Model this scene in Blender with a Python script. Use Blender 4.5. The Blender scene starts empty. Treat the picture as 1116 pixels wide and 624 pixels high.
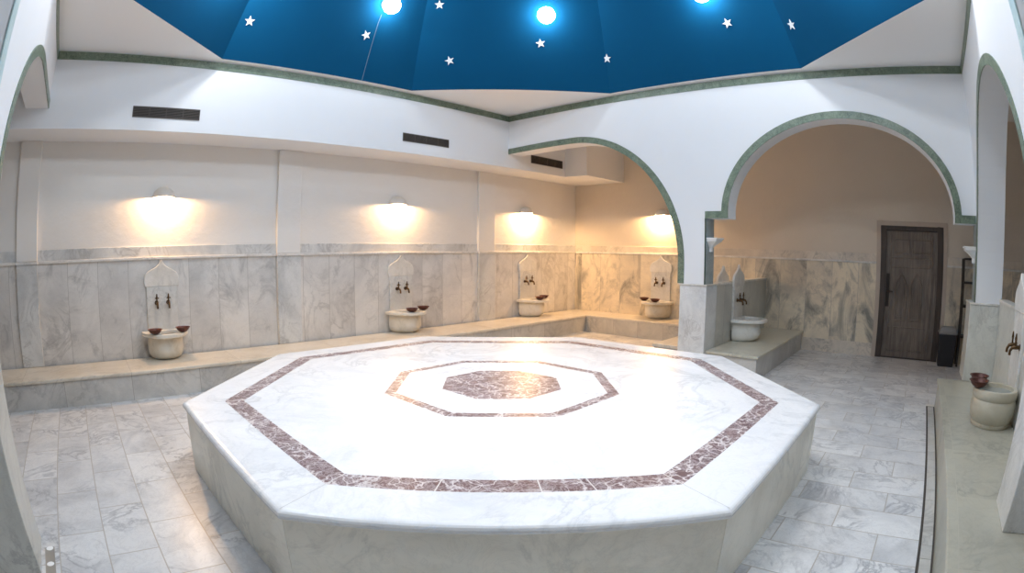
import bpy, bmesh, math, random
from math import pi, cos, sin, radians as R
from mathutils import Vector, Matrix
random.seed(4)
scn = bpy.context.scene
COL = scn.collection

# ------------------------------------------------------------------ materials
class NT:
    def __init__(s, name):
        s.m = bpy.data.materials.new(name); s.m.use_nodes = True
        s.t = s.m.node_tree; s.t.nodes.clear()
        s.out = s.n('ShaderNodeOutputMaterial'); s.b = s.n('ShaderNodeBsdfPrincipled')
        s.l(s.b.outputs[0], s.out.inputs[0])
    def n(s, t, **k):
        x = s.t.nodes.new(t)
        for a, v in k.items(): setattr(x, a, v)
        return x
    def l(s, a, b): s.t.links.new(a, b)
    def val(s, sock, v):
        if hasattr(v, 'is_output'): s.l(v, sock)
        else: sock.default_value = v
    def math(s, op, a, b=0.0, c=0.0):
        x = s.n('ShaderNodeMath', operation=op)
        for i, v in enumerate((a, b, c)): s.val(x.inputs[i], v)
        return x.outputs[0]
    def mix(s, f, a, b, blend='MIX'):
        x = s.n('ShaderNodeMix', data_type='RGBA', blend_type=blend)
        s.val(x.inputs[0], f)
        for i, v in ((6, a), (7, b)):
            s.val(x.inputs[i], v if hasattr(v, 'is_output') else (*v, 1) if len(v) == 3 else v)
        return x.outputs[2]
    def ramp(s, f, stops):
        x = s.n('ShaderNodeValToRGB'); s.l(f, x.inputs[0]); e = x.color_ramp.elements
        while len(e) < len(stops): e.new(0.5)
        for q, (p, c) in zip(e, stops):
            q.position = p; q.color = (c, c, c, 1) if isinstance(c, (int, float)) else (*c, 1)
        return x.outputs[0]
    def noise(s, vec, scale, detail=6, rough=.55, dist=0.0):
        x = s.n('ShaderNodeTexNoise')
        if vec is not None: s.l(vec, x.inputs['Vector'])
        x.inputs['Scale'].default_value = scale; x.inputs['Detail'].default_value = detail
        x.inputs['Roughness'].default_value = rough; x.inputs['Distortion'].default_value = dist
        return x.outputs[0]
    def bump(s, h, strength=.2, dist=.01):
        x = s.n('ShaderNodeBump'); x.inputs['Strength'].default_value = strength
        x.inputs['Distance'].default_value = dist
        s.l(h, x.inputs['Height']); s.l(x.outputs[0], s.b.inputs['Normal'])
    def coord(s): return s.n('ShaderNodeTexCoord').outputs['Object']
def srgb(r, g, b):
    f = lambda c: (c/255/12.92) if c/255 <= .04045 else ((c/255+.055)/1.055)**2.4
    return (f(r), f(g), f(b))

def plain(name, col, rough=.5, metal=0, bump=0, bscale=60, var=.0, vscale=4):
    t = NT(name); c = t.coord()
    t.b.inputs['Roughness'].default_value = rough; t.b.inputs['Metallic'].default_value = metal
    if var:
        n = t.noise(c, vscale, 5)
        dark = tuple(x*(1-var) for x in col)
        t.l(t.mix(t.ramp(n, [(.3, 0), (.7, 1)]), dark, col), t.b.inputs['Base Color'])
    else: t.b.inputs['Base Color'].default_value = (*col, 1)
    if bump: t.bump(t.noise(c, bscale, 6), bump, .01)
    return t.m

def marble(name, base, cloud, vein, scale=1.0, rough=.3, vs=.8, brick=None, joint=(.25, .24, .22), mortar=.003,
           tint=0.12, stain=None, bump=.0, cloudlo=.42, cloudhi=.72, blotch=None):
    """veined stone; brick=(axis along the course, axis across courses, length, height, offset_a, offset_b, stagger)"""
    t = NT(name); c = t.coord(); v = c; fac = None; rnd = None
    if brick:
        A, B, w, h, oa, ob, st = brick
        sp = t.n('ShaderNodeSeparateXYZ'); t.l(c, sp.inputs[0])
        cb = t.n('ShaderNodeCombineXYZ')
        t.l(t.math('SUBTRACT', sp.outputs[A], oa), cb.inputs[0]); t.l(t.math('SUBTRACT', sp.outputs[B], ob), cb.inputs[1])
        br = t.n('ShaderNodeTexBrick'); br.offset = st; br.offset_frequency = 2; br.squash = 1
        t.l(cb.outputs[0], br.inputs['Vector'])
        br.inputs['Color1'].default_value = (0, 0, 0, 1); br.inputs['Color2'].default_value = (1, 1, 1, 1)
        br.inputs['Mortar'].default_value = (.5, .5, .5, 1); br.inputs['Scale'].default_value = 1
        br.inputs['Mortar Size'].default_value = mortar; br.inputs['Mortar Smooth'].default_value = .1
        br.inputs['Brick Width'].default_value = w; br.inputs['Row Height'].default_value = h
        rnd = br.outputs['Color']; fac = br.outputs['Fac']
        va = t.n('ShaderNodeVectorMath', operation='MULTIPLY_ADD'); t.l(rnd, va.inputs[0])
        va.inputs[1].default_value = (17, 23, 31); t.l(c, va.inputs[2]); v = va.outputs[0]
    big = t.noise(v, 1.3*scale, 7, .62, .9)
    col = t.mix(t.ramp(big, [(cloudlo, 0), (cloudhi, 1)]), base, cloud)
    n2 = t.noise(v, 1.7*scale, 9, .62, 1.6)
    ridge = t.math('ABSOLUTE', t.math('SUBTRACT', n2, .5))
    vm = t.ramp(ridge, [(0, 1), (.012, .55), (.05, 0)])
    mask = t.ramp(t.noise(v, 1.1*scale, 3), [(.42, 0), (.62, 1)])
    col = t.mix(t.math('MULTIPLY', t.math('MULTIPLY', vm, mask), vs), col, vein)
    n3 = t.noise(v, 5.5*scale, 8, .65, 2.2)
    r3 = t.math('ABSOLUTE', t.math('SUBTRACT', n3, .5))
    col = t.mix(t.math('MULTIPLY', t.ramp(r3, [(0, .7), (.03, 0)]), vs*.35), col, vein)
    if blotch:
        bc, bs, lo, hi, amt = blotch
        mpg = t.n('ShaderNodeMapping'); t.l(v, mpg.inputs[0]); mpg.inputs['Scale'].default_value = (1, 1, .55)
        col = t.mix(t.math('MULTIPLY', t.ramp(t.noise(mpg.outputs[0], bs, 8, .68, 1.4), [(lo, 0), (hi, 1)]), amt), col, bc)
    if stain:
        sc, lo, hi, amt = stain
        col = t.mix(t.math('MULTIPLY', t.ramp(t.noise(c, 1.9, 4), [(lo, 0), (hi, 1)]), amt), col, sc)
    if brick:
        col = t.mix(tint, col, t.ramp(rnd, [(0, (.55, .55, .56)), (1, (1, .99, .97))]), 'MULTIPLY')
        col = t.mix(fac, col, joint)
    t.l(col, t.b.inputs['Base Color']); t.b.inputs['Roughness'].default_value = rough
    if brick:
        inv = t.math('SUBTRACT', 1.0, fac); t.bump(inv, .25, .003)
    return t.m

M = {}
WHITE = (.775, .79, .81)
M['plaster'] = plain('white_plaster', WHITE, .75, bump=.06, bscale=14, var=.02, vscale=2)
M['ceiling'] = plain('ceiling_plaster', (.87, .86, .85), .8, bump=.05, bscale=12)
M['rough_plaster'] = plain('rough_wall_plaster', (.76, .735, .70), .85, bump=.55, bscale=9, var=.03, vscale=1.5)
M['tan_plaster'] = plain('tan_wall_plaster', (.66, .59, .50), .85, bump=.5, bscale=9, var=.05, vscale=1.2)
M['dome'] = plain('blue_dome_paint', (.0022, .068, .160), .9, bump=.04, bscale=20, var=.06, vscale=1.2)
gB, gC, gV = (.77, .745, .71), (.56, .545, .525), (.27, .265, .26)
def wain(name, A, w, oa, **k):
    return marble(name, k.pop('base', gB), k.pop('cloud', gC), gV, 0.8, .30, .45, (A, 2, w, 4.0, oa, -1.0, 0.0), mortar=.0025,
                  joint=(.36, .34, .31), tint=.25, blotch=k.pop('blotch', ((.25, .25, .25), 2.6, .55, .74, .75)), **k)
M['wain_left'] = wain('grey_marble_panels_left', 0, .3935, -3.372)
M['wain_alcove'] = wain('warm_marble_panels', 1, .45, .197, base=(.84, .74, .57), cloud=(.56, .50, .42), blotch=((.20, .20, .185), 2.0, .50, .66, .85))
M['wain_band_warm'] = marble('warm_marble_plain', (.70, .63, .54), (.50, .46, .41), (.25, .24, .22), 1.4, .28, .6)
M['pale_trim'] = marble('pale_blue_trim_marble', (.50, .66, .68), (.36, .52, .54), (.75, .82, .82), 5, .3, .7)
M['panel_plain'] = marble('grey_marble_plain', (.68, .68, .665), (.47, .48, .48), gV, 1.4, .28, .6)
M['rail'] = marble('pale_marble_rail', (.74, .72, .69), (.55, .54, .52), gV, 3, .3, .5)
M['bench_top'] = marble('aged_bench_marble', (.70, .65, .56), (.58, .53, .44), (.36, .32, .27), 1.2, .3, .6, (0, 1, 1.3, 3, .3, -9, 0),
                        joint=(.42, .37, .3), tint=.15, stain=((.46, .38, .26), .52, .75, .4))
M['bench_front_x'] = marble('bench_front_marble_x', (.60, .59, .56), (.42, .42, .41), gV, 1.3, .3, .6, (0, 2, .8, 4, .1, -1, 0), tint=.25,
                            joint=(.3, .28, .25), stain=((.40, .36, .28), .5, .8, .4))
M['bench_front_y'] = marble('bench_front_marble_y', (.64, .60, .53), (.44, .42, .38), gV, 1.3, .3, .6, (1, 2, .5, 4, .1, -1, 0), tint=.2,
                            joint=(.34, .31, .27))
M['near_bench'] = marble('worn_bench_marble', (.46, .445, .365), (.35, .345, .295), (.19, .185, .16), .9, .3, .6,
                         (0, 1, .78, 3, -2.2, -9, 0), joint=(.45, .43, .36), tint=.15, mortar=.002)
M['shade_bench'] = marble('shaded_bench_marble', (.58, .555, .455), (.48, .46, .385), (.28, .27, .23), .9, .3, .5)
M['floor'] = marble('floor_marble_tiles', (.76, .765, .77), (.50, .51, .53), (.22, .23, .26), 1.5, .32, .75,
                    (1, 0, .60, .304, .12, -3.19, .5), joint=(.42, .39, .35), mortar=.0038, tint=.36,
                    stain=((.55, .46, .34), .58, .85, .30))
M['platform_top'] = marble('white_platform_marble', (.86, .87, .885), (.66, .69, .73), (.45, .47, .50), .9, .27, .5, cloudlo=.5, cloudhi=.85)
M['platform_side'] = marble('platform_side_marble', (.92, .89, .79), (.74, .72, .63), (.40, .40, .36), 1.0, .3, .5,
                            stain=((.52, .44, .30), .5, .8, .35))
M['pedestal'] = marble('pedestal_marble', (.73, .74, .735), (.50, .51, .52), gV, 1.5, .28, .7)
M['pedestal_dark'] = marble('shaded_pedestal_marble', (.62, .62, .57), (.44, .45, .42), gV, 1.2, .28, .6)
M['basin'] = marble('basin_marble', (.74, .71, .64), (.60, .56, .48), (.42, .38, .3), 3, .28, .4, stain=((.45, .36, .2), .55, .8, .4))
M['basin_stained'] = marble('stained_basin_marble', (.52, .49, .40), (.42, .385, .30), (.28, .24, .17), 3, .28, .4, stain=((.38, .28, .13), .48, .68, .75))
M['basin_white'] = marble('white_basin_marble', (.80, .79, .76), (.66, .65, .62), (.42, .40, .36), 3, .25, .3)
M['fountain'] = marble('fountain_marble', (.72, .705, .67), (.55, .54, .50), gV, 2, .28, .5)
M['coping'] = marble('coping_marble', (.70, .68, .63), (.52, .5, .46), gV, 3, .3, .5)
M['jamb'] = marble('blue_grey_jamb_marble', (.25, .31, .33), (.36, .41, .41), (.55, .6, .58), 4, .3, .6)

def green(name):
    t = NT(name); c = t.coord()
    n = t.noise(c, 9, 8, .7, 1.2)
    col = t.mix(t.ramp(n, [(.35, 0), (.68, 1)]), srgb(70, 88, 73), srgb(118, 134, 115))
    n3 = t.noise(c, 22, 6, .7, 2.5); r3 = t.math('ABSOLUTE', t.math('SUBTRACT', n3, .5))
    col = t.mix(t.math('MULTIPLY', t.ramp(r3, [(0, .8), (.03, 0)]), .55), col, srgb(190, 200, 180))
    t.l(col, t.b.inputs['Base Color']); t.b.inputs['Roughness'].default_value = .35
    return t.m
M['green'] = green('green_trim_marble')
M['green_edge'] = plain('dark_green_trim_edge', srgb(38, 58, 44), .4)
def rosso(name):
    t = NT(name); c = t.coord()
    n = t.noise(c, 5, 8, .65, 1.0)
    col = t.mix(t.ramp(n, [(.35, 0), (.7, 1)]), (.10, .045, .05), (.22, .135, .14))
    vo = t.n('ShaderNodeTexVoronoi', feature='DISTANCE_TO_EDGE')
    dv = t.n('ShaderNodeVectorMath', operation='MULTIPLY_ADD')
    nn = t.n('ShaderNodeTexNoise'); t.l(c, nn.inputs['Vector']); nn.inputs['Scale'].default_value = 7; nn.inputs['Detail'].default_value = 5
    t.l(nn.outputs['Color'], dv.inputs[0]); dv.inputs[1].default_value = (.35, .35, .35); t.l(c, dv.inputs[2])
    t.l(dv.outputs[0], vo.inputs['Vector']); vo.inputs['Scale'].default_value = 9
    m = t.math('MULTIPLY', t.ramp(vo.outputs[0], [(0, 1), (.03, .8), (.07, 0)]), t.ramp(t.noise(c, 4, 4), [(.34, 0), (.50, 1)]))
    col = t.mix(m, col, (.72, .67, .67))
    n3 = t.noise(c, 16, 6, .7, 2.0); r3 = t.math('ABSOLUTE', t.math('SUBTRACT', n3, .5))
    col = t.mix(t.math('MULTIPLY', t.ramp(r3, [(0, .9), (.05, 0)]), .75), col, (.60, .54, .55))
    t.l(col, t.b.inputs['Base Color']); t.b.inputs['Roughness'].default_value = .36
    return t.m
M['rosso'] = rosso('dark_red_veined_marble')
M['joint'] = plain('pale_joint_filler', (.72, .68, .66), .6)
M['slab_joint'] = plain('grey_slab_joint', (.50, .50, .50), .6)
M['copper'] = plain('dull_copper', (.11, .035, .026), .42, .3, bump=.1, bscale=60, var=.4, vscale=20)
M['brass'] = plain('dark_brass', (.13, .075, .035), .35, .8, var=.4, vscale=30)
M['shade'] = plain('plaster_lamp_shade', (.72, .68, .62), .7)
M['capital'] = plain('white_plaster_capital', (.84, .84, .83), .6)
M['vent'] = plain('dark_vent_grille', (.085, .072, .062), .6)
M['vent_dark'] = plain('vent_duct_black', (.012, .011, .010), .8)
M['star'] = plain('white_star', (.85, .86, .87), .5)
M['bin'] = plain('black_plastic', (.012, .013, .017), .45)
M['bin_lid'] = plain('grey_plastic_lid', (.22, .22, .22), .3)
M['rackwood'] = plain('dark_rack_wood', (.035, .026, .020), .6, var=.3, vscale=10)
M['metal'] = plain('drain_metal', (.42, .40, .37), .4, .6)
M['gap'] = plain('dark_gap', (.05, .042, .036), .7)
M['wire'] = plain('pale_wire', (.10, .18, .27), .6)
M['water'] = plain('still_grey_water', (.30, .32, .30), .06)
def wood(name, a, b):
    t = NT(name); c = t.coord()
    mp = t.n('ShaderNodeMapping'); t.l(c, mp.inputs[0]); mp.inputs['Scale'].default_value = (14, 14, 1.2)
    n = t.noise(mp.outputs[0], 2.2, 8, .65, .6)
    col = t.mix(t.ramp(n, [(.3, 0), (.7, 1)]), a, b)
    col = t.mix(t.math('MULTIPLY', t.ramp(t.noise(c, 1.6, 4), [(.4, 0), (.7, 1)]), .5), col, tuple(x*.55 for x in a))
    t.l(col, t.b.inputs['Base Color']); t.b.inputs['Roughness'].default_value = .55
    t.bump(n, .3, .004)
    return t.m
M['door'] = wood('weathered_dark_door_wood', (.11, .085, .068), (.26, .215, .18))
M['door_mould'] = wood('worn_door_moulding_wood', (.13, .10, .08), (.30, .25, .21))
M['door_frame'] = wood('dark_frame_wood', (.040, .028, .022), (.085, .062, .050))
M['dome'].node_tree.nodes['Principled BSDF'].inputs['Specular IOR Level'].default_value = .08
def glow(name, col, st):
    t = NT(name); t.b.inputs['Base Color'].default_value = (.9, .9, .9, 1)
    t.b.inputs['Emission Color'].default_value = (*col, 1); t.b.inputs['Emission Strength'].default_value = st
    return t.m
GLOBE_E = 38.0
M['globe'] = glow('lit_globe_glass', (.95, .98, 1.0), GLOBE_E)
M['bulb'] = glow('lit_warm_bulb', (1.0, .62, .30), 40)

# ------------------------------------------------------------------ mesh helpers
def ob(name, bm, mat, parent=None, smooth=False, bevel=0, kind=None, loc=None):
    bmesh.ops.remove_doubles(bm, verts=bm.verts, dist=1e-6)
    bmesh.ops.recalc_face_normals(bm, faces=bm.faces)
    me = bpy.data.meshes.new(name); bm.to_mesh(me); bm.free()
    o = bpy.data.objects.new(name, me); COL.objects.link(o)
    if mat: me.materials.append(M[mat] if isinstance(mat, str) else mat)
    if parent: o.parent = parent
    if smooth:
        for p in me.polygons: p.use_smooth = True
        try: me.set_sharp_from_angle(angle=R(40))
        except Exception: pass
    if bevel:
        b = o.modifiers.new('bevel', 'BEVEL'); b.width = bevel; b.segments = 2; b.limit_method = 'ANGLE'; b.angle_limit = R(40)
    if loc: o.location = loc
    if kind: o['kind'] = kind
    return o
def thing(name, label, cat, loc=(0, 0, 0), rz=0, group=None):
    o = bpy.data.objects.new(name, None); COL.objects.link(o); o.location = loc; o.rotation_euler = (0, 0, rz)
    o.empty_display_size = .1
    return tag(o, label, cat, group)
def tag(o, label, cat, group=None):
    o['label'] = label; o['category'] = cat
    if group: o['group'] = group
    return o
def struct(name, bm, mat, parent=None, **k):
    o = ob(name, bm, mat, parent, **k)
    if parent is None: o['kind'] = 'structure'
    return o
def box(bm, x0, x1, y0, y1, z0, z1):
    v = [bm.verts.new((x, y, z)) for x in (x0, x1) for y in (y0, y1) for z in (z0, z1)]
    for f in ((0, 1, 3, 2), (4, 6, 7, 5), (0, 4, 5, 1), (2, 3, 7, 6), (0, 2, 6, 4), (1, 5, 7, 3)): bm.faces.new([v[i] for i in f])
    return bm
def BX(*a): return box(bmesh.new(), *a)
def prism(bm, pts, f, d0, d1):
    """closed polygon pts (a,b) pushed from depth d0 to d1; f(a,b,d)->xyz"""
    lo = [bm.verts.new(f(a, b, d0)) for a, b in pts]; hi = [bm.verts.new(f(a, b, d1)) for a, b in pts]
    n = len(pts)
    c1 = bm.faces.new(lo); c2 = bm.faces.new(hi)
    for i in range(n): bm.faces.new((lo[i], lo[(i+1) % n], hi[(i+1) % n], hi[i]))
    if n > 4:
        c1.normal_update(); c2.normal_update(); bmesh.ops.triangulate(bm, faces=[c1, c2])
    return bm
def band(bm, inner, outer, f, d0, d1):
    """strip between two polylines with the same number of points"""
    rows = [[bm.verts.new(f(a, b, d)) for a, b in L] for L, d in ((inner, d0), (outer, d0), (outer, d1), (inner, d1))]
    n = len(inner)
    for i in range(n-1):
        for k in range(4):
            A, B = rows[k], rows[(k+1) % 4]; bm.faces.new((A[i], A[i+1], B[i+1], B[i]))
    for i in (0, n-1): bm.faces.new([rows[k][i] for k in range(4)])
    return bm
def lathe(bm, prof, seg=32, c=(0, 0, 0)):
    rings = []
    for r, z in prof:
        if r < 1e-5: rings.append([bm.verts.new((c[0], c[1], c[2]+z))]*seg)
        else: rings.append([bm.verts.new((c[0]+r*cos(2*pi*i/seg), c[1]+r*sin(2*pi*i/seg), c[2]+z)) for i in range(seg)])
    for A, B in zip(rings, rings[1:]):
        for i in range(seg):
            q = []
            for v in (A[i], A[(i+1) % seg], B[(i+1) % seg], B[i]):
                if v not in q: q.append(v)
            if len(q) > 2: bm.faces.new(q)
    return bm
def tube(bm, path, r, seg=10):
    path = [Vector(p) for p in path]; rings = []
    for i, p in enumerate(path):
        d = (path[min(i+1, len(path)-1)]-path[max(i-1, 0)]).normalized()
        a = d.orthogonal().normalized() if i == 0 else (u - d*u.dot(d)).normalized()
        u = a; b = d.cross(a); rr = r[i] if isinstance(r, (list, tuple)) else r
        rings.append([bm.verts.new(p+a*rr*cos(2*pi*k/seg)+b*rr*sin(2*pi*k/seg)) for k in range(seg)])
    for A, B in zip(rings, rings[1:]):
        for k in range(seg): bm.faces.new((A[k], A[(k+1) % seg], B[(k+1) % seg], B[k]))
    bm.faces.new(rings[0]); bm.faces.new(rings[-1])
    return bm
def sphere(bm, c, r, seg=24):
    n = seg//2
    return lathe(bm, [(r*sin(pi*i/n) if 0 < i < n else 0, -r*cos(pi*i/n)) for i in range(n+1)], seg, c)
FX = lambda a, b, d: (d, a, b)      # wall plane x = d, a along y
FY = lambda a, b, d: (a, d, b)      # wall plane y = d, a along x
def ell(c, a, z0, b, t0, t1, n=40): return [(c+a*cos(t0+(t1-t0)*i/n), z0+b*sin(t0+(t1-t0)*i/n)) for i in range(n+1)]

# ------------------------------------------------------------------ measured layout (metres)
H = 3.3                    # half the domed square
YW, XW = 3.978, 5.949      # left recess wall, right back wall
YN, XN = -5.95, -5.949     # unseen outer walls
ZT, ZC = 3.506, 3.61       # trim foot, flat ceiling
ZB, ZP, ZR = .30, 1.107, 1.437
ZS = 2.767                 # underside of the duct beam
WT = .28

# ------------------------------------------------------------------ floor, ceiling, dome
struct('floor', BX(XN-.2, XW+.2, YN-.2, YW+.2, -.15, 0), 'floor')
bm = bmesh.new()
AP = 3.2; R0 = AP/cos(pi/8)
oc = [(R0*cos(pi/8+k*pi/4), R0*sin(pi/8+k*pi/4)) for k in range(8)]
E_ = H+WT
sq = [(E_, E_*math.tan(pi/8)), (E_, E_), (E_*math.tan(pi/8), E_), (-E_*math.tan(pi/8), E_), (-E_, E_), (-E_, E_*math.tan(pi/8)),
      (-E_, -E_*math.tan(pi/8)), (-E_, -E_), (-E_*math.tan(pi/8), -E_), (E_*math.tan(pi/8), -E_), (E_, -E_), (E_, -E_*math.tan(pi/8))]
O = [bm.verts.new((x, y, ZC)) for x, y in oc]; Q = [bm.verts.new((x, y, ZC)) for x, y in sq]
for a, b, q in ((0, 1, (2, 1, 0)), (2, 3, (5, 4, 3)), (4, 5, (8, 7, 6)), (6, 7, (11, 10, 9))):
    bm.faces.new([O[a], O[b]]+[Q[i] for i in q])
for a, b, q in ((1, 2, (3, 2)), (3, 4, (6, 5)), (5, 6, (9, 8)), (7, 0, (0, 11))): bm.faces.new([O[a], O[b]]+[Q[i] for i in q])
struct('ceiling', bm, 'ceiling')
bm = bmesh.new()
ZA = 3.64
box(bm, XN-.2, XW+.2, E_-.02, YW+.2, ZA, ZA+.1); box(bm, XN-.2, XW+.2, YN-.2, -E_+.02, ZA, ZA+.1)
box(bm, E_-.02, XW+.2, -E_+.02, E_-.02, ZA, ZA+.1); box(bm, XN-.2, -E_+.02, -E_+.02, E_-.02, ZA, ZA+.1)
struct('ceiling_alcoves', bm, 'ceiling')
DP = [(3.2, ZC), (2.618, 4.80), (2.2, 5.42), (1.65, 5.95), (.95, 6.3)]
bm = bmesh.new(); rings = []
for a, z in DP:
    r = a/cos(pi/8); rings.append([bm.verts.new((r*cos(pi/8+k*pi/4), r*sin(pi/8+k*pi/4), z)) for k in range(8)])
for A, B in zip(rings, rings[1:]):
    for k in range(8): bm.faces.new((A[k], A[(k+1) % 8], B[(k+1) % 8], B[k]))
top = bm.verts.new((0, 0, 6.45))
for k in range(8): bm.faces.new((rings[-1][k], rings[-1][(k+1) % 8], top))
struct('ceiling_dome', bm, 'dome')

# ------------------------------------------------------------------ arcaded walls of the square
def arch1_line(off, sgn=1):
    """outline of the broad arch beside the duct beam, from the beam down to the pier; off = inward from the trim's outer edge"""
    a, b, z0, c = 1.73-off, 1.735-off, 1.35, 2.04
    L = [(3.3, 3.062-off), (3.0, 3.070-off), (2.7, 3.078-off), (2.35, 3.084-off)]
    L += [(c-a*sin(t), z0+b*cos(t)) for t in [pi/2*i/36 for i in range(37)]]
    L.append((c-a, ZP))
    return L
TW = .085
# right wall (x = H)
o1, i1 = arch1_line(0), arch1_line(TW)
c2, z2 = -1.655, 1.955
o2 = [(.03, 1.985), (c2+1.47, 1.985)] + ell(c2, 1.47, z2, 1.152, .027, pi-.027) + [(c2-1.47, 1.985), (-3.31, 1.985)]
i2 = [(.03, 1.90), (c2+1.385, 1.90)] + ell(c2, 1.385, z2, 1.067, -.05, pi+.05) + [(c2-1.385, 1.90), (-3.31, 1.90)]
poly = [(3.3, ZC+.03)] + [(3.3, i1[0][1])] + i1[1:] + [(.03, ZP)] + i2 + [(-3.31, ZP), (-3.63, ZP), (-3.63, ZC+.03)]
wr = struct('wall_right_arcade', prism(bmesh.new(), poly, FX, H, H+WT), 'plaster')
struct('trim_1', band(bmesh.new(), i1, o1, FX, H-.008, H+.004), 'green')
struct('trim_2', band(bmesh.new(), i2, o2, FX, H-.008, H+.004), 'green')
bm = bmesh.new()
box(bm, H+.006, H+WT-.02, .016, .0295, ZP, 1.90); box(bm, H+.006, H+WT-.02, -3.3095, -3.296, ZP, 1.90)
struct('trim_3', bm, 'jamb')
bm = bmesh.new(); box(bm, H-.006, H+.004, .020, .034, ZP, 1.90); box(bm, H-.006, H+.004, -3.314, -3.300, ZP, 1.90)
struct('trim_4', bm, 'green_edge')
# left wall (x = -H), mirror of the broad arch and a tall second opening
TW2 = .13
def tall(c, a, off): 
    return [(c+a-off, ZP)] + ell(c, a-off, 2.85, .36-off, 0, pi) + [(c-a+off, ZP)]
o3, i3 = tall(-1.55, 1.635, 0), tall(-1.55, 1.635, TW2)
poly = [(3.3, ZC+.03)] + [(3.3, i1[0][1])] + i1[1:] + i3 + [(-3.58, ZP), (-3.58, ZC+.03)]
struct('wall_left_arcade', prism(bmesh.new(), poly, FX, -H, -H-WT), 'plaster')
struct('trim_5', band(bmesh.new(), i1, o1, FX, -H+.008, -H-.004), 'green')
struct('trim_6', band(bmesh.new(), i3, o3, FX, -H+.008, -H-.004), 'pale_trim')
# near right wall (y = -H)
def arch4(off): return [(1.77+1.53-off, ZP)] + ell(1.77, 1.53-off, 1.35, 1.745-off, 0, pi) + [(1.77-1.53+off, ZP)]
o4, i4 = arch4(0), arch4(TW)
o5, i5 = tall(-1.60, 1.665, 0), tall(-1.60, 1.665, TW2)
poly = [(H-.0, ZC+.03), (H-.0, ZP)] + i4 + i5 + [(-3.58, ZP), (-3.58, ZC+.03)]
struct('wall_near_arcade', prism(bmesh.new(), poly, FY, -H, -H-.33), 'plaster')
struct('trim_7', band(bmesh.new(), i4, o4, FY, -H+.008, -H-.004), 'green')
struct('trim_8', band(bmesh.new(), i5, o5, FY, -H+.008, -H-.004), 'pale_trim')
# trim band under the ceiling on the four faces
for i, (a, f, d0, d1) in enumerate(((H, FY, H-.008, H+.004), (H, FX, H-.008, H+.004), (H, FX, -H+.008, -H-.004), (H, FY, -H+.008, -H-.004))):
    struct('trim_%d' % (9+i), band(bmesh.new(), [(-a, ZT), (a, ZT)], [(-a, ZT+.09), (a, ZT+.09)], f, d0, d1), 'green')

# duct beam over the recess on the left, stepping out at the far end
bm = bmesh.new()
prism(bm, [(XN, H), (4.735, H), (4.735, 2.83), (XW, 2.83), (XW, YW), (XN, YW)], lambda a, b, d: (a, b, d), ZS, ZA)
struct('wall_left_beam', bm, 'plaster')

# ------------------------------------------------------------------ outer walls
wl = struct('wall_left', BX(XN-.2, XW+.2, YW, YW+.2, 0, ZA+.1), 'rough_plaster')
PIL = [(-3.655, -3.372), (-.216, .118), (3.266, 3.640)]
bays = [(XN, PIL[0][0]), (PIL[0][1], PIL[1][0]), (PIL[1][1], PIL[2][0]), (PIL[2][1], XW)]
def wains(parent, f, wall, spans, mat, s):
    d = lambda k: wall-s*k
    for a, b in spans:
        ob('wainscot_panels', band(bmesh.new(), [(a, 0), (b, 0)], [(a, ZR-.02), (b, ZR-.02)], f, d(0), d(.02)), mat, parent)
        ob('wainscot_band', band(bmesh.new(), [(a, ZR+.008), (b, ZR+.008)], [(a, 1.568), (b, 1.568)], f, d(0), d(.018)), 'wain_band_warm' if f is FX else 'panel_plain', parent, bevel=.004)
def rail(parent, f, wall, a, b, s, k=.045):
    ob('dado_rail', band(bmesh.new(), [(a, ZR-.022), (b, ZR-.022)], [(a, ZR+.010), (b, ZR+.010)], f, wall, wall-s*k), 'rail', parent, bevel=.006)
wains(wl, FY, YW, bays, 'wain_left', 1)
rail(wl, FY, YW, XN, XW, 1, .05)
for a, b in PIL:
    p = ob('pilaster', BX(a, b, YW-.055, YW, ZR+.010, ZS), 'rough_plaster', wl, bevel=.008)
    ob('pilaster_rail', BX(a-.008, b+.008, YW-.085, YW-.05, ZR-.022, ZR+.010), 'rail', p, bevel=.006)
    ob('pilaster_cladding', BX(a, b, YW-.065, YW, ZB, ZR-.022), 'panel_plain', p, bevel=.004)
DY0, DY1, DZ = -3.055, -1.975, 2.0
bm = bmesh.new()
box(bm, XW, XW+.2, DY1, YW+.2, 0, ZA+.1); box(bm, XW, XW+.2, YN-.2, DY0, 0, ZA+.1); box(bm, XW, XW+.2, DY0, DY1, DZ, ZA+.1)
wb = struct('wall_right', bm, 'tan_plaster')
wains(wb, FX, XW, [(YN, DY0-.07), (DY1+.07, YW)], 'wain_alcove', 1)
rail(wb, FX, XW, YN, DY0-.07, 1); rail(wb, FX, XW, DY1+.07, YW, 1)
bm = bmesh.new()
for y0, y1, z0, z1 in ((DY1, DY1+.07, 0, DZ+.07), (DY0-.07, DY0, 0, DZ+.07), (DY0, DY1, DZ, DZ+.07)): box(bm, XW-.024, XW, y0, y1, z0, z1)
ob('door_surround', bm, plain('tan_door_surround', (.50, .42, .35), .6, var=.1), wb)
struct('baseboard_right', BX(XW-.03, XW, DY1+.07, 0, 0, .2), 'wain_band_warm')
for nm, a in (('wall_far_left', (XN-.2, XN, YN-.2, YW+.2, 0, ZA+.1)), ('wall_near', (XN-.2, XW+.2, YN-.2, YN, 0, ZA+.1))):
    struct(nm, BX(*a), 'tan_plaster')

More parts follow.
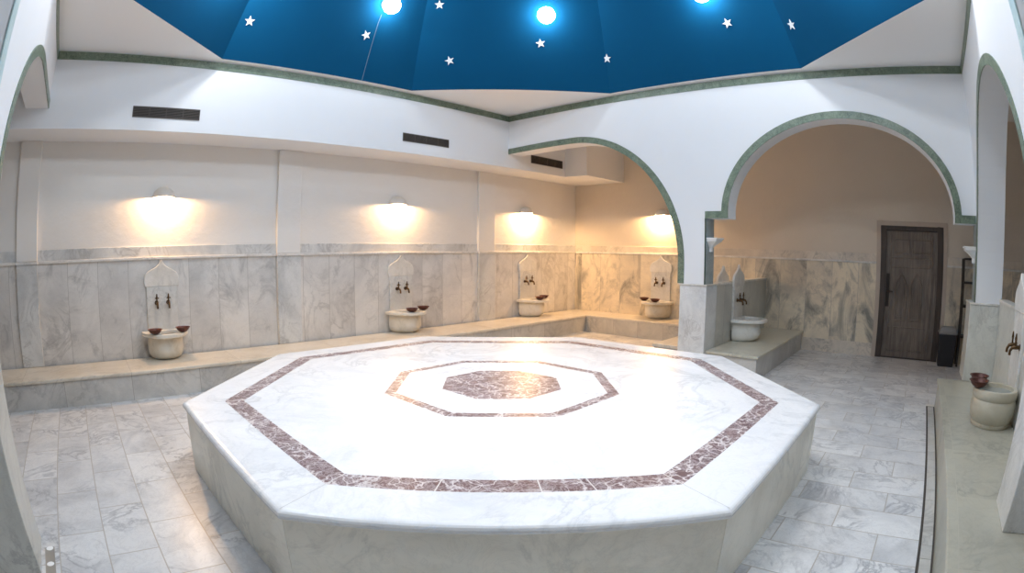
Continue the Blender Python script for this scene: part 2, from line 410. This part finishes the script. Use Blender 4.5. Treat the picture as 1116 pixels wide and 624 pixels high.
# door
dr = struct('door_1', BX(XW+.012, XW+.055, -2.952, -2.068, .02, 1.925), 'door')
bm = bmesh.new()
box(bm, XW-.03, XW+.10, DY1-.095, DY1, 0, DZ); box(bm, XW-.03, XW+.10, DY0, DY0+.1, 0, DZ); box(bm, XW-.03, XW+.10, DY0+.1, DY1-.095, 1.93, DZ)
box(bm, XW-.01, XW+.10, DY0+.1, DY1-.095, 0, .018)
ob('door_frame', bm, 'door_frame', dr, bevel=.006)
def mould(bm, pts, r=.015):
    tube(bm, [(XW+.010, y, z) for y, z in pts], r, 6)
bm = bmesh.new()
for yc in (-2.335, -2.600):      # two lancet panels
    w = .095
    L = [(yc+w, .58), (yc+w, 1.10)] + [(yc+w*(1-t)**.8, 1.10+.18*t**.8) for t in [i/8 for i in range(1, 9)]]
    L += [(2*yc-y, z) for y, z in L[::-1][1:]]; mould(bm, L+[L[0]])
    yy = [yc+.055, yc+.055, yc, yc-.055, yc-.055, yc+.055]; mould(bm, list(zip(yy, [.64, 1.08, 1.19, 1.08, .64, .64])), .007)
for y0, y1, z0, z1 in ((-2.46, -2.22, 1.60, 1.80), (-2.86, -2.52, 1.60, 1.80), (-2.80, -2.15, .12, .48), (-2.86, -2.13, 1.38, 1.52)):
    mould(bm, [(y0, z0), (y1, z0), (y1, z1), (y0, z1), (y0, z0)], .009)
for y in (-2.15, -2.86): mould(bm, [(y, .10), (y, 1.86)], .010)
ob('door_moulding', bm, 'door_mould', dr)
bm = BX(XW-.002, XW+.014, -2.135, -2.082, .78, 1.28)
tube(bm, [(XW+.0, -2.108, 1.02), (XW-.045, -2.108, 1.02), (XW-.055, -2.12, 1.015), (XW-.055, -2.20, 1.01)], .011)
ob('door_handle', bm, plain('dark_iron', (.028, .020, .016), .6, .3), dr)

# ------------------------------------------------------------------ dome lamps, stars, wire
def on_dome(az_deg, z, off=0):
    for k in range(8):
        a = k*pi/4; d = (R(az_deg)-a+pi) % (2*pi)-pi
        if abs(d) <= pi/8+1e-6: break
    ap = 3.2-(z-ZC)*(3.2-2.75)/(4.53-ZC); r = ap/cos(d)
    n = Vector((-cos(a), -sin(a), -(3.2-2.75)/(4.53-ZC))).normalized()
    return Vector((r*cos(R(az_deg)), r*sin(R(az_deg)), z))+n*off, n
def globe(az, z, label):
    p, n = on_dome(az, z); t = thing('globe_lamp', label, 'lamp', p, 0, 'round globe lamps around the blue dome')
    bm = bmesh.new(); tube(bm, [(0, 0, 0), n*.03, n*.05], [.07, .07, .045], 20); ob('mount', bm, 'capital', t)
    ob('globe', sphere(bmesh.new(), n*.145, .113, 32), 'globe', t, smooth=True)
globe(78.9, 4.53, 'left lit white globe lamp on the blue dome, above the thin wire')
globe(36.3, 4.54, 'middle lit white globe lamp on the blue dome, over the far corner')
globe(-7.9, 4.545, 'right lit white globe lamp on the blue dome, cut by the top of the photo')
for az in (-53, -98, -143, 172, 125):
    p, n = on_dome(az, 4.5, .15); l = bpy.data.lights.new('dome_lamp', 'POINT'); l.energy = 70*(1.2 if az in (-53, -98) else 1); l.color = (.95, .98, 1); l.shadow_soft_size = .115
    lo = bpy.data.objects.new('dome_lamp', l); COL.objects.link(lo); lo.location = p
l = bpy.data.lights.new('dome_fill_light', 'AREA'); l.shape = 'DISK'; l.size = 1.7; l.energy = 44; l.spread = R(90); l.color = (1.0, .985, .97)  # added unseen fill light over the platform; the dome has no opening here
lo = bpy.data.objects.new('dome_fill_light', l); COL.objects.link(lo); lo.location = (0, 0, 5.55)
def star(az, z, rot, label):
    p, n = on_dome(az, z, .004); tx = Vector((0, 0, 1)).cross(n).normalized(); ty = n.cross(tx)
    bm = bmesh.new(); pts = [((.066 if i % 2 == 0 else .027)*cos(rot+pi/2+i*pi/5), (.066 if i % 2 == 0 else .027)*sin(rot+pi/2+i*pi/5)) for i in range(10)]
    prism(bm, pts, lambda a, b, d: tuple(tx*a+ty*b+n*d), 0, .008)
    tag(ob('star', bm, 'star', loc=p), label, 'star', 'white stars stuck on the blue dome')
star(110.5, 4.03, .1, 'leftmost small white star on the blue dome')
star(82.2, 4.13, .5, 'small white star beside the thin wire under the left globe')
star(64.3, 4.66, .0, 'small white star high between the left and middle globe lamps')
star(60.0, 3.97, .3, 'small white star low on the dome between left and middle globes')
star(37.8, 4.19, .2, 'small white star just under the middle globe lamp')
star(22.1, 4.04, -.2, 'small white star low on the dome right of the middle globe')
star(-10.7, 4.18, .3, 'small white star just under the right globe lamp')
star(-25.1, 4.03, -.3, 'rightmost small white star on the blue dome')
n90 = on_dome(80, 4)[1]
bm = tube(bmesh.new(), [Vector((.54, 3.195, 3.62))+n90*.006, Vector((.525, 3.009, 4.002))+n90*.006, Vector((.515, 2.864, 4.299))+n90*.006, Vector((.520, 2.812, 4.405))+n90*.01], .005, 6)
tag(ob('wire', bm, 'wire'), 'thin pale wire running down the dome from the left globe lamp', 'wire')

# ------------------------------------------------------------------ vents
def vent(x0, x1, z0, z1, label):
    t = thing('air_vent', label, 'vent', ((x0+x1)/2, H, (z0+z1)/2), 0, 'dark vent grilles in the beam'); w, h = (x1-x0)/2, (z1-z0)/2
    bm = bmesh.new()
    for a in ((-w, w, h-.008, h), (-w, w, -h, -h+.008), (-w, -w+.008, -h+.008, h-.008), (w-.008, w, -h+.008, h-.008)): box(bm, a[0], a[1], -.010, 0, a[2], a[3])
    ob('frame', bm, 'vent', t)
    ob('duct_back', BX(-w+.008, w-.008, -.002, 0, -h+.008, h-.008), 'vent_dark', t)
    bm = bmesh.new(); n = 7
    for i in range(n):
        z = -h+.014+(2*h-.028)*i/(n-1); box(bm, -w+.008, w-.008, -.009, -.003, z-.003, z+.003)
    for k in (-.5, 0, .5): box(bm, w*k-.003, w*k+.003, -.0095, -.003, -h+.008, h-.008)
    ob('slats', bm, 'vent', t)
vent(-2.290, -1.490, 2.905, 3.026, 'dark slatted air vent in the beam above the leftmost wall lamp')
vent(1.283, 2.076, 2.922, 3.035, 'dark slatted air vent in the beam above the second wall lamp')
vent(3.828, 4.653, 2.905, 3.040, 'dark slatted air vent seen through the broad arch')

# ------------------------------------------------------------------ wall lamps
def wall_lamp(x, y, rz, label, power):
    t = thing('wall_lamp', label, 'lamp', (x, y, 2.128), rz, 'half-dome plaster wall lamps')
    bm = bmesh.new(); nu, nv = 20, 8
    def grid(rx, ry, rz_):
        return [[bm.verts.new((rx*cos(pi*i/nu)*cos(pi/2*j/nv), -ry*sin(pi*i/nu)*cos(pi/2*j/nv), rz_*sin(pi/2*j/nv))) for i in range(nu+1)] for j in range(nv)]
    tops = []
    gs = []
    for rr in ((.145, .150, .125), (.135, .140, .115)):
        g = grid(*rr); gs.append(g); tp = bm.verts.new((0, 0, rr[2]))
        for j in range(nv-1):
            for i in range(nu): bm.faces.new((g[j][i], g[j][i+1], g[j+1][i+1], g[j+1][i]))
        for i in range(nu): bm.faces.new((g[-1][i], g[-1][i+1], tp))
    for i in range(nu): bm.faces.new((gs[0][0][i], gs[0][0][i+1], gs[1][0][i+1], gs[1][0][i]))
    ob('lamp_shade', bm, 'shade', t, smooth=True)
    ob('shade_flange', BX(-.175, .175, -.012, 0, -.004, .006), 'coping', t)
    ob('bulb', sphere(bmesh.new(), (0, -.07, .080), .024, 16), 'bulb', t, smooth=True)
    l = bpy.data.lights.new('warm_bulb', 'POINT'); l.energy = power; l.color = (1, .59, .27); l.shadow_soft_size = .014
    lo = bpy.data.objects.new('warm_bulb', l); COL.objects.link(lo); lo.location = Matrix.Rotation(rz, 3, 'Z') @ Vector((0, -.098, .012))+Vector((x, y, 2.128))
wall_lamp(-1.740, YW, 0, 'half-dome plaster wall lamp above the leftmost fountain, left bay of the recess', LP := 48)
wall_lamp(1.678, YW, 0, 'half-dome plaster wall lamp above the second fountain, middle bay of the recess', LP)
wall_lamp(4.435, YW, 0, 'half-dome plaster wall lamp left of the alcove corner, seen through the broad arch', LP*1.9)
wall_lamp(XW, 2.01, -pi/2, 'half-dome plaster wall lamp right of the alcove corner, partly behind the arch edge', LP*1.9)

# ------------------------------------------------------------------ benches, partition, parapet, pedestals
def slab_bench(name, label, pts, z, front, mats, fmat, over=.02):
    t = thing(name, label, 'bench'); th = .035
    ob('seat_slab', prism(bmesh.new(), pts, lambda a, b, d: (a, b, d), z-th, z), mats, t, bevel=.008)
    bm = bmesh.new()
    for a in front: box(bm, *a[:4], 0, z-th)
    ob('front_panel', bm, fmat, t)
    return t
b = slab_bench('marble_bench', 'long marble bench along the left recess wall under the wall lamps', [(XN, 3.187), (5.27, 3.187), (5.27, YW-.066), (XN, YW-.066)], ZB,
    [(XN, 5.27, 3.207, 3.26)], 'bench_top', 'bench_front_x')
slab_bench('marble_bench', 'warm lit marble bench along the alcove back wall, behind the broad arch', [(5.272, .80), (XW-.021, .80), (XW-.021, YW-.066), (5.272, YW-.066)], ZB,
    [(5.280, 5.33, .80, 3.25)], 'bench_top', 'bench_front_y')
slab_bench('marble_bench', 'low marble ledge left of the pedestal, beyond the broad arch', [(3.40, .373), (3.67, .373), (3.67, .130), (XW-.021, .130), (XW-.021, .78), (3.40, .78)], ZB,
    [(3.42, 3.46, .373, .76), (3.46, 5.27, .72, .76)], 'bench_top', 'bench_front_x')
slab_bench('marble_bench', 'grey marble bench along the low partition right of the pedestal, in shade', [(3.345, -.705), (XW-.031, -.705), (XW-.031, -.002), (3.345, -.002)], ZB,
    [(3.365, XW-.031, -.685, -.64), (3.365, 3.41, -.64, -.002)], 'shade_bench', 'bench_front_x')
slab_bench('marble_bench', 'worn yellowish marble bench at the right edge, beside the floor drain', [(-3.2, -2.935), (3.235, -2.935), (3.235, -3.602), (-3.2, -3.602)], ZB,
    [(-3.2, 3.215, -2.99, -2.950), (3.17, 3.215, -3.556, -2.99)], 'near_bench', 'near_bench')
t = thing('low_partition', 'low marble partition wall running from the pedestal to the back wall', 'partition')
ob('partition_panel', BX(3.665, XW-.021, 0, .12, 0, ZP-.03), marble('partition_marble', (.56, .55, .50), (.40, .41, .39), gV, 1.2, .3, .6, (0, 2, .55, 4, .1, -1, 0), tint=.2), t)
ob('partition_coping', BX(3.665, XW-.021, -.008, .128, ZP-.03, ZP), 'coping', t, bevel=.004)
t = thing('low_parapet', 'low marble parapet wall behind the right-hand bench', 'partition')
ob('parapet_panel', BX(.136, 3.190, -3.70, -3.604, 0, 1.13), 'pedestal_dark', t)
ob('parapet_coping', BX(.136, 3.190, -3.71, -3.596, 1.13, 1.16), 'coping', t, bevel=.004)
def pedestal(x0, x1, y0, y1, z0, label, mat='pedestal'):
    t = thing('marble_pedestal', label, 'pedestal', ((x0+x1)/2, (y0+y1)/2, z0)); w, d = (x1-x0)/2, (y1-y0)/2
    ob('cladding', BX(-w, w, -d, d, 0, ZP-.022-z0), mat, t, bevel=.006)
    ob('cap_slab', BX(-w-.008, w+.008, -d-.008, d+.008, ZP-.022-z0, ZP-z0), 'coping', t, bevel=.005)
pedestal(H, H+.36, -.0, .363, 0, 'grey-white marble pedestal under the pier between the two far arches')
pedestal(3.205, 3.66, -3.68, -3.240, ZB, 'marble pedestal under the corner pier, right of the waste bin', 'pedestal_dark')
pedestal(-.248, .125, -3.64, -3.257, ZB, 'nearest marble pedestal at the right edge, in front of the round basin', 'pedestal')
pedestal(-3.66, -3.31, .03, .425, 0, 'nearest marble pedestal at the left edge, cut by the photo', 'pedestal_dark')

# small plaster capitals on the jambs
def capital(y, s, label):
    t = thing('plaster_capital', label, 'bracket', (H+.13, y, 1.50), 0, 'plaster capitals on the arch jambs')
    bm = bmesh.new(); prof = [(0, .030), (.05, .032), (.06, .040), (.095, .075), (.125, .115), (.135, .125), (.155, .125)]
    rows = [[bm.verts.new((sx*r*.9, s*(-r if k else 0), z)) for sx, k in ((-1, 0), (-1, 1), (1, 1), (1, 0))] for z, r in prof]
    for A, B in zip(rows, rows[1:]):
        for i in range(4): bm.faces.new((A[i], A[(i+1) % 4], B[(i+1) % 4], B[i]))
    bm.faces.new(rows[0]); bm.faces.new(rows[-1])
    ob('moulding', bm, 'capital', t)
    ob('top_plate', BX(-.125, .125, min(0, -s*.14), max(0, -s*.14), .155, .170), 'capital', t, bevel=.003)
capital(.016, 1, 'small white plaster capital on the left jamb of the round arch')
capital(-3.296, -1, 'small white plaster capital on the right jamb of the round arch')

# ------------------------------------------------------------------ fountains, basins, bowls
def crest_pts(w=.225):
    k = w/.215
    h = [(.205*k, 0), (.208*k, .012), (.215*k, .04), (.216*k, .085), (.207*k, .125), (.188*k, .155), (.158*k, .178), (.132*k, .188), (.122*k, .200), (.095*k, .208),
         (.066*k, .224), (.040*k, .248), (.018*k, .276)]
    return h + [(0, .305)] + [(-x, z) for x, z in h[::-1]]
def tap(x, z, t):
    bm = bmesh.new()
    tube(bm, [(x, -.03, z), (x, -.036, z), (x, -.038, z)], [.026, .026, .016], 14)
    tube(bm, [(x, -.03, z), (x, -.075, z), (x, -.105, z-.006), (x, -.122, z-.03), (x, -.124, z-.062)], [.015, .018, .014, .012, .013], 10)
    p = ob('tap', bm, 'brass', t, smooth=True)
    bm = bmesh.new(); tube(bm, [(x, -.075, z), (x, -.075, z+.045)], .009, 8)
    tube(bm, [(x-.004, -.075, z+.045), (x-.002, -.075, z+.062), (x, -.075, z+.105)], [.009, .013, .006], 8)
    tube(bm, [(x-.026, -.075, z+.055), (x+.026, -.075, z+.055)], .007, 8)
    ob('tap_handle', bm, 'brass', p, smooth=True)
def fountain(x, y, rz, ztip, label, taps=True, mat='fountain', zlow=.45, sx=0, sz=0):
    t = thing('wall_fountain', label, 'fountain', (x, y, 0), rz, 'ogee-topped wall fountains'); zc = ztip-.305
    ob('crest', prism(bmesh.new(), crest_pts(), lambda a, b, d: (a, d, b+zc), -.034, -.0), mat, t, bevel=.005)
    ob('backplate', BX(-.198, .198, -.030, 0, zlow, zc), mat, t, bevel=.004)
    if taps:
        for dx in (-.075, .075): tap(dx+sx, zc-.185+sz, t)
def dring(a, d, n, e=1.0, y0=0): return [(a*cos(pi*i/n), y0-d*abs(sin(pi*i/n))**e) for i in range(n+1)]
def basin(x, y, rz, label, mat='basin', z=ZB):
    t = thing('stone_basin', label, 'basin', (x, y, z), rz, 'carved stone wash basins on the benches'); n = 28; bm = bmesh.new()
    Y = -.03
    prof = [(.165, .24, 0), (.190, .28, .014), (.212, .322, .045), (.223, .346, .10), (.223, .348, .17), (.215, .341, .24), (.207, .332, .262)]
    inn = [(.185, .30, .262), (.18, .29, .20), (.14, .23, .10), (.06, .12, .07)]
    rows = []
    for a, d, zz in prof+inn:
        rows.append([bm.verts.new((px, py, zz)) for px, py in dring(a, d, n, .75, Y)])
    for A, B in zip(rows, rows[1:]):
        for i in range(n): bm.faces.new((A[i], A[i+1], B[i+1], B[i]))
        bm.faces.new((A[0], B[0], B[n], A[n])) if False else None
    bm.faces.new(rows[0]); bm.faces.new(rows[-1])
    for k in range(len(prof)-1): bm.faces.new((rows[k][0], rows[k+1][0], rows[k+1][n], rows[k][n]))
    ob('bowl', bm, mat, t, smooth=True)
    # rim slab: side ears, lobed front
    out = []
    for i in range(n+1):
        f = pi*i/n; s = 1+.05*cos(4*f)-.03*cos(2*f)
        c_, s_ = cos(f), sin(f); out.append((.285*s*(abs(c_)**.62)*(1 if c_ >= 0 else -1), Y-.40*s*abs(s_)**.62))
    inn2 = dring(.19, .31, n, .8, Y-.045)
    bm = bmesh.new()
    band(bm, inn2, out, lambda a, b, d: (a, b, d), .262, .305)
    box(bm, -.19, .19, Y-.045, Y, .262, .305)
    ob('rim', bm, mat, t, bevel=.008)
    return t
def bowl_mesh():
    bm = bmesh.new(); prof = [(0, 0), (.030, 0), (.052, .010), (.072, .028), (.082, .050), (.092, .053), (.092, .056), (.080, .054), (.069, .031), (.050, .014), (.028, .005), (0, .005)]
    lathe(bm, prof, 28); return bm
proto = ob('washing_bowl', bowl_mesh(), 'copper', smooth=True); pool = [proto]
def bowl(px, py, pz, label, tilt=(0, 0)):
    o = pool.pop() if pool else proto.copy()
    if o.name not in COL.objects: COL.objects.link(o)
    o.location = (px, py, pz); o.rotation_euler = (tilt[0], tilt[1], 0)
    tag(o, label, 'bowl', 'dark copper washing bowls on the basin rims')
RZ = ZB+.305+.001
fountain(-1.767, YW-.02, 0, 1.41, 'ogee-topped marble wall fountain with two taps, leftmost of the recess')
fountain(1.729, YW-.02, 0, 1.405, 'ogee-topped marble wall fountain with two taps, middle bay between pilasters')
fountain(4.468, YW-.02, 0, 1.405, 'ogee-topped marble wall fountain with two taps, left of the warm alcove corner')
fountain(XW-.02, 2.004, -pi/2, 1.412, 'ogee-topped marble wall fountain with two taps, right of the warm alcove corner')
fountain(4.45, 0, 0, 1.34, 'ogee-topped marble fountain on the shaded side of the low partition')
fountain(4.22, .12, pi, 1.32, 'warm lit ogee fountain top showing over the low partition', False)
fountain(1.90, -3.604, pi, 1.45, 'ogee-topped marble wall fountain at the right edge above the parapet', True, 'basin_white', .45, .10, -.07)
basin(-1.767, YW-.02, 0, 'stone basin holding two bowls under the leftmost fountain')
basin(1.729, YW-.02, 0, 'stone basin holding two bowls in the middle bay of the recess')
basin(4.468, YW-.02, 0, 'stone basin with two bowls left of the warm alcove corner')
basin(XW-.02, 2.004, -pi/2, 'stone basin with two bowls right of the warm alcove corner')
basin(4.44, 0, 0, 'white stone basin without bowls on the shaded partition bench', 'basin_white')
def bowls(cx, cy, rz, pts):
    for dx, dy, lab in pts:
        v = Matrix.Rotation(rz, 3, 'Z') @ Vector((dx, dy, 0)); bowl(cx+v.x, cy+v.y, RZ, lab)
bowls(-1.767, YW-.02, 0, [(-.16, -.36, 'dark copper bowl on the left side of the leftmost basin rim'), (.19, -.33, 'dark copper bowl on the right side of the leftmost basin rim')])
bowls(1.729, YW-.02, 0, [(-.06, -.38, 'dark copper bowl on the front of the middle bay basin rim'), (.23, -.26, 'dark copper bowl at the right end of the middle bay basin rim')])
bowls(4.468, YW-.02, 0, [(-.05, -.37, 'dark copper bowl on the front of the basin left of the alcove corner'), (.21, -.24, 'dark copper bowl at the right end of the basin left of the alcove corner')])
bowls(XW-.02, 2.004, -pi/2, [(-.21, -.25, 'dark copper bowl at the left end of the basin right of the alcove corner'), (.08, -.37, 'dark copper bowl on the front of the basin right of the alcove corner')])
# round basin at the right
BXc, BYc = 1.63, -3.380
t = thing('stone_basin', 'round stained stone basin full of water on the right-hand bench', 'basin', (BXc, BYc, ZB), 0, 'carved stone wash basins on the benches')
bm = bmesh.new()
lathe(bm, [(0, 0), (.172, 0), (.180, .015), (.176, .034), (.200, .070), (.212, .13), (.211, .19), (.199, .212), (.210, .228), (.216, .262), (.208, .286), (.19, .292), (.172, .286), (.168, .255), (.15, .18), (.085, .09), (0, .08)], 40)
ob('bowl', bm, 'basin_stained', t, smooth=True)
ob('water', lathe(bmesh.new(), [(0, .257), (.168, .257), (.167, .253), (0, .253)], 40), 'water', t)
bowl(BXc+.13, BYc+.15, ZB+.294, 'dark copper bowl on the far rim of the round right-hand basin')
bowl(BXc-.065, BYc+.175, ZB+.294, 'dark copper bowl on the near rim of the round right-hand basin')

# ------------------------------------------------------------------ navel stone
NX, NY, NR, ZN = .062, .230, 2.354, .492
def octo(r): return [(r*cos(pi/8+k*pi/4), r*sin(pi/8+k*pi/4)) for k in range(8)]
t = thing('heated_platform', 'large octagonal white marble platform with dark red inlaid rings, centre of the room', 'platform', (NX, NY, 0))
TH = .045
def ring_face(bm, r0, r1, z):
    A = [bm.verts.new((x, y, z)) for x, y in octo(r0)]; B = [bm.verts.new((x, y, z)) for x, y in octo(r1)]
    for k in range(8): bm.faces.new((A[k], A[(k+1) % 8], B[(k+1) % 8], B[k]))
bm = bmesh.new(); RR = [2.035, 1.895, .893, .808]; RC = .465
rows = []
for r, z in ((RR[0], ZN), (NR-.038, ZN), (NR-.024, ZN-.0025), (NR-.014, ZN-.007), (NR-.006, ZN-.014), (NR-.001, ZN-.024), (NR-.003, ZN-.036), (NR-.012, ZN-TH), (NR-.05, ZN-TH)):
    rows.append([bm.verts.new((x, y, z)) for x, y in octo(r)])
for A, B in zip(rows, rows[1:]):
    for k in range(8): bm.faces.new((A[k], A[(k+1) % 8], B[(k+1) % 8], B[k]))
ring_face(bm, RR[1], RR[2], ZN); ring_face(bm, RR[3], RC, ZN)
bm2 = bm; ob('top_slab', bm2, 'platform_top', t)
def seg_ring(name, ro, ri, cuts, gap):
    g = gap/2; bm = bmesh.new()
    A, B = octo(ro), octo(ri)
    for k in range(8):
        a0, a1, b0, b1 = (Vector(p) for p in (A[k], A[(k+1) % 8], B[k], B[(k+1) % 8]))
        L = (a1-a0).length
        cc = [0]+cuts[k % len(cuts)]+[1]
        for s0, s1 in zip(cc, cc[1:]):
            u0, u1 = s0+g/L, s1-g/L
            q = [a0.lerp(a1, u0), a0.lerp(a1, u1), b0.lerp(b1, u1), b0.lerp(b1, u0)]
            bm.faces.new([bm.verts.new((p.x, p.y, ZN)) for p in q])
    ob(name, bm, 'rosso', t)
    bm = bmesh.new(); ring_face(bm, ro, ri, ZN-.0006); ob(name+'_joints', bm, 'joint', t)
seg_ring('outer_inlay', RR[0], RR[1], [[.3, .62], [.36], [.45, .7], [.28, .66], [.31, .6, .75], [.4, .7], [.33, .64], [.5]], .007)
seg_ring('inner_inlay', RR[2], RR[3], [[.5], [.4], [.6], [.5]], .006)
bm = bmesh.new(); bm.faces.new([bm.verts.new((x, y, ZN)) for x, y in octo(RC)]); ob('centre_medallion', bm, 'rosso', t)
for (x0, y0), (x1, y1) in zip(octo(RR[0]+.003), octo(NR-.02)):
    bm = bmesh.new()
    d = Vector((y1-y0, x0-x1)).normalized()*.0018
    bm.faces.new([bm.verts.new((x, y, ZN+.0004)) for x, y in ((x0+d.x, y0+d.y), (x1+d.x, y1+d.y), (x1-d.x, y1-d.y), (x0-d.x, y0-d.y))])
    ob('slab_joint', bm, 'slab_joint', t)
A, B = octo(NR-.025), octo(NR-.065)
for k in range(8):
    a0, a1, b0, b1 = (Vector(p) for p in (A[k], A[(k+1) % 8], B[k], B[(k+1) % 8])); d = (a1-a0).normalized()*.0015
    ob('side_panel', prism(bmesh.new(), [tuple(a0+d), tuple(a1-d), tuple(b1-d), tuple(b0+d)], lambda a, b, z: (a, b, z), 0, ZN-TH), 'platform_side', t)
bm = bmesh.new(); prism(bm, octo(NR-.062), lambda a, b, z: (a, b, z), 0, ZN-TH); ob('core', bm, 'gap', t)

# ------------------------------------------------------------------ floor drain, bin, rack
t = thing('floor_drain', 'long marble-covered drain channel in the floor along the right bench', 'drain')
ob('channel_gap', BX(-3.2, 3.26, -2.950, -2.848, .0005, .002), 'gap', t)
bm = bmesh.new(); x = -3.19
while x < 3.1: box(bm, x, min(x+.78, 3.16), -2.936, -2.866, .001, .006); x += .784
ob('cover_strips', bm, 'floor_cover' if 'floor_cover' in M else 'bench_front_x', t)
ob('end_piece', BX(3.185, 3.262, -2.955, -2.845, .001, .006), 'coping', t)
t = thing('floor_drain', 'short metal drain slot in the floor beside the nearest left pedestal', 'drain')
ob('slot', BX(-3.285, -3.222, -.6, .306, .0005, .003), 'metal', t)
for y in (.29, .12, -.05): ob('screw', lathe(bmesh.new(), [(0, .0045), (.022, .0045), (.024, .003)], 12, (-3.253, y, 0)), 'capital', t)

t = thing('waste_bin', 'black plastic waste bin with grey lid beside the wooden door', 'bin', (5.70, -3.19, 0))
def taper(bm, w0, d0, w1, d1, z0, z1):
    rows = [[bm.verts.new((sx*d/2, sy*w/2, z)) for sx, sy in ((-1, -1), (1, -1), (1, 1), (-1, 1))] for w, d, z in ((w0, d0, z0), (w1, d1, z1))]
    for i in range(4): bm.faces.new((rows[0][i], rows[0][(i+1) % 4], rows[1][(i+1) % 4], rows[1][i]))
    bm.faces.new(rows[0]); bm.faces.new(rows[1]); return bm
ob('bin_body', taper(bmesh.new(), .26, .22, .31, .27, 0, .47), 'bin', t, bevel=.012)
bm = taper(bmesh.new(), .325, .285, .325, .285, .47, .50); taper(bm, .31, .27, .25, .21, .50, .57)
ob('bin_lid', bm, 'bin_lid', t, bevel=.012)
t = thing('rack', 'dark rack with rails standing in the shade behind the corner pier', 'rack', (5.80, -3.625, 0))
for sx in (-.11, .11):
    for sy in (-.23, .23): ob('post', BX(sx-.015, sx+.015, sy-.015, sy+.015, 0, 1.56), 'rackwood', t)
for z in (.42, .86, 1.20, 1.54): ob('shelf', BX(-.11, .11, -.215, .215, z, z+.03), 'rackwood', t)

# ------------------------------------------------------------------ world, camera
w = bpy.data.worlds.new('World'); scn.world = w; w.use_nodes = True
w.node_tree.nodes['Background'].inputs[0].default_value = (.5, .55, .6, 1); w.node_tree.nodes['Background'].inputs[1].default_value = .05
cam = bpy.data.cameras.new('camera'); co = bpy.data.objects.new('camera', cam); COL.objects.link(co)
r2 = Vector((0.6887281, -0.7249758, 0.00798004)); u2 = Vector((0.04558912, 0.05428936, 0.99748398)); bk = Vector((-0.72358499, -0.68663145, 0.07044161))
co.matrix_world = Matrix(((r2.x, u2.x, bk.x, -2.75528), (r2.y, u2.y, bk.y, -2.54221), (r2.z, u2.z, bk.z, 1.50095), (0, 0, 0, 1)))
cam.type = 'PANO'; cam.sensor_fit = 'HORIZONTAL'; cam.sensor_width = 36; cam.clip_start = .01
cy = cam; cy.panorama_type = 'FISHEYE_LENS_POLYNOMIAL'; cy.fisheye_fov = R(220)
cy.fisheye_polynomial_k0 = 0; cy.fisheye_polynomial_k1 = -.052539847; cy.fisheye_polynomial_k2 = 6.0043119e-06
cy.fisheye_polynomial_k3 = -6.8717839e-06; cy.fisheye_polynomial_k4 = 8.5569989e-09
scn.camera = co
scn.view_settings.view_transform = 'Standard'; scn.view_settings.look = 'None'; scn.view_settings.exposure = .30; scn.view_settings.gamma = 1
scn.cycles.use_denoising = True; scn.cycles.max_bounces = 8; scn.cycles.diffuse_bounces = 5; scn.cycles.glossy_bounces = 3
scn.cycles.sample_clamp_indirect = 6; scn.cycles.caustics_reflective = False; scn.cycles.caustics_refractive = False
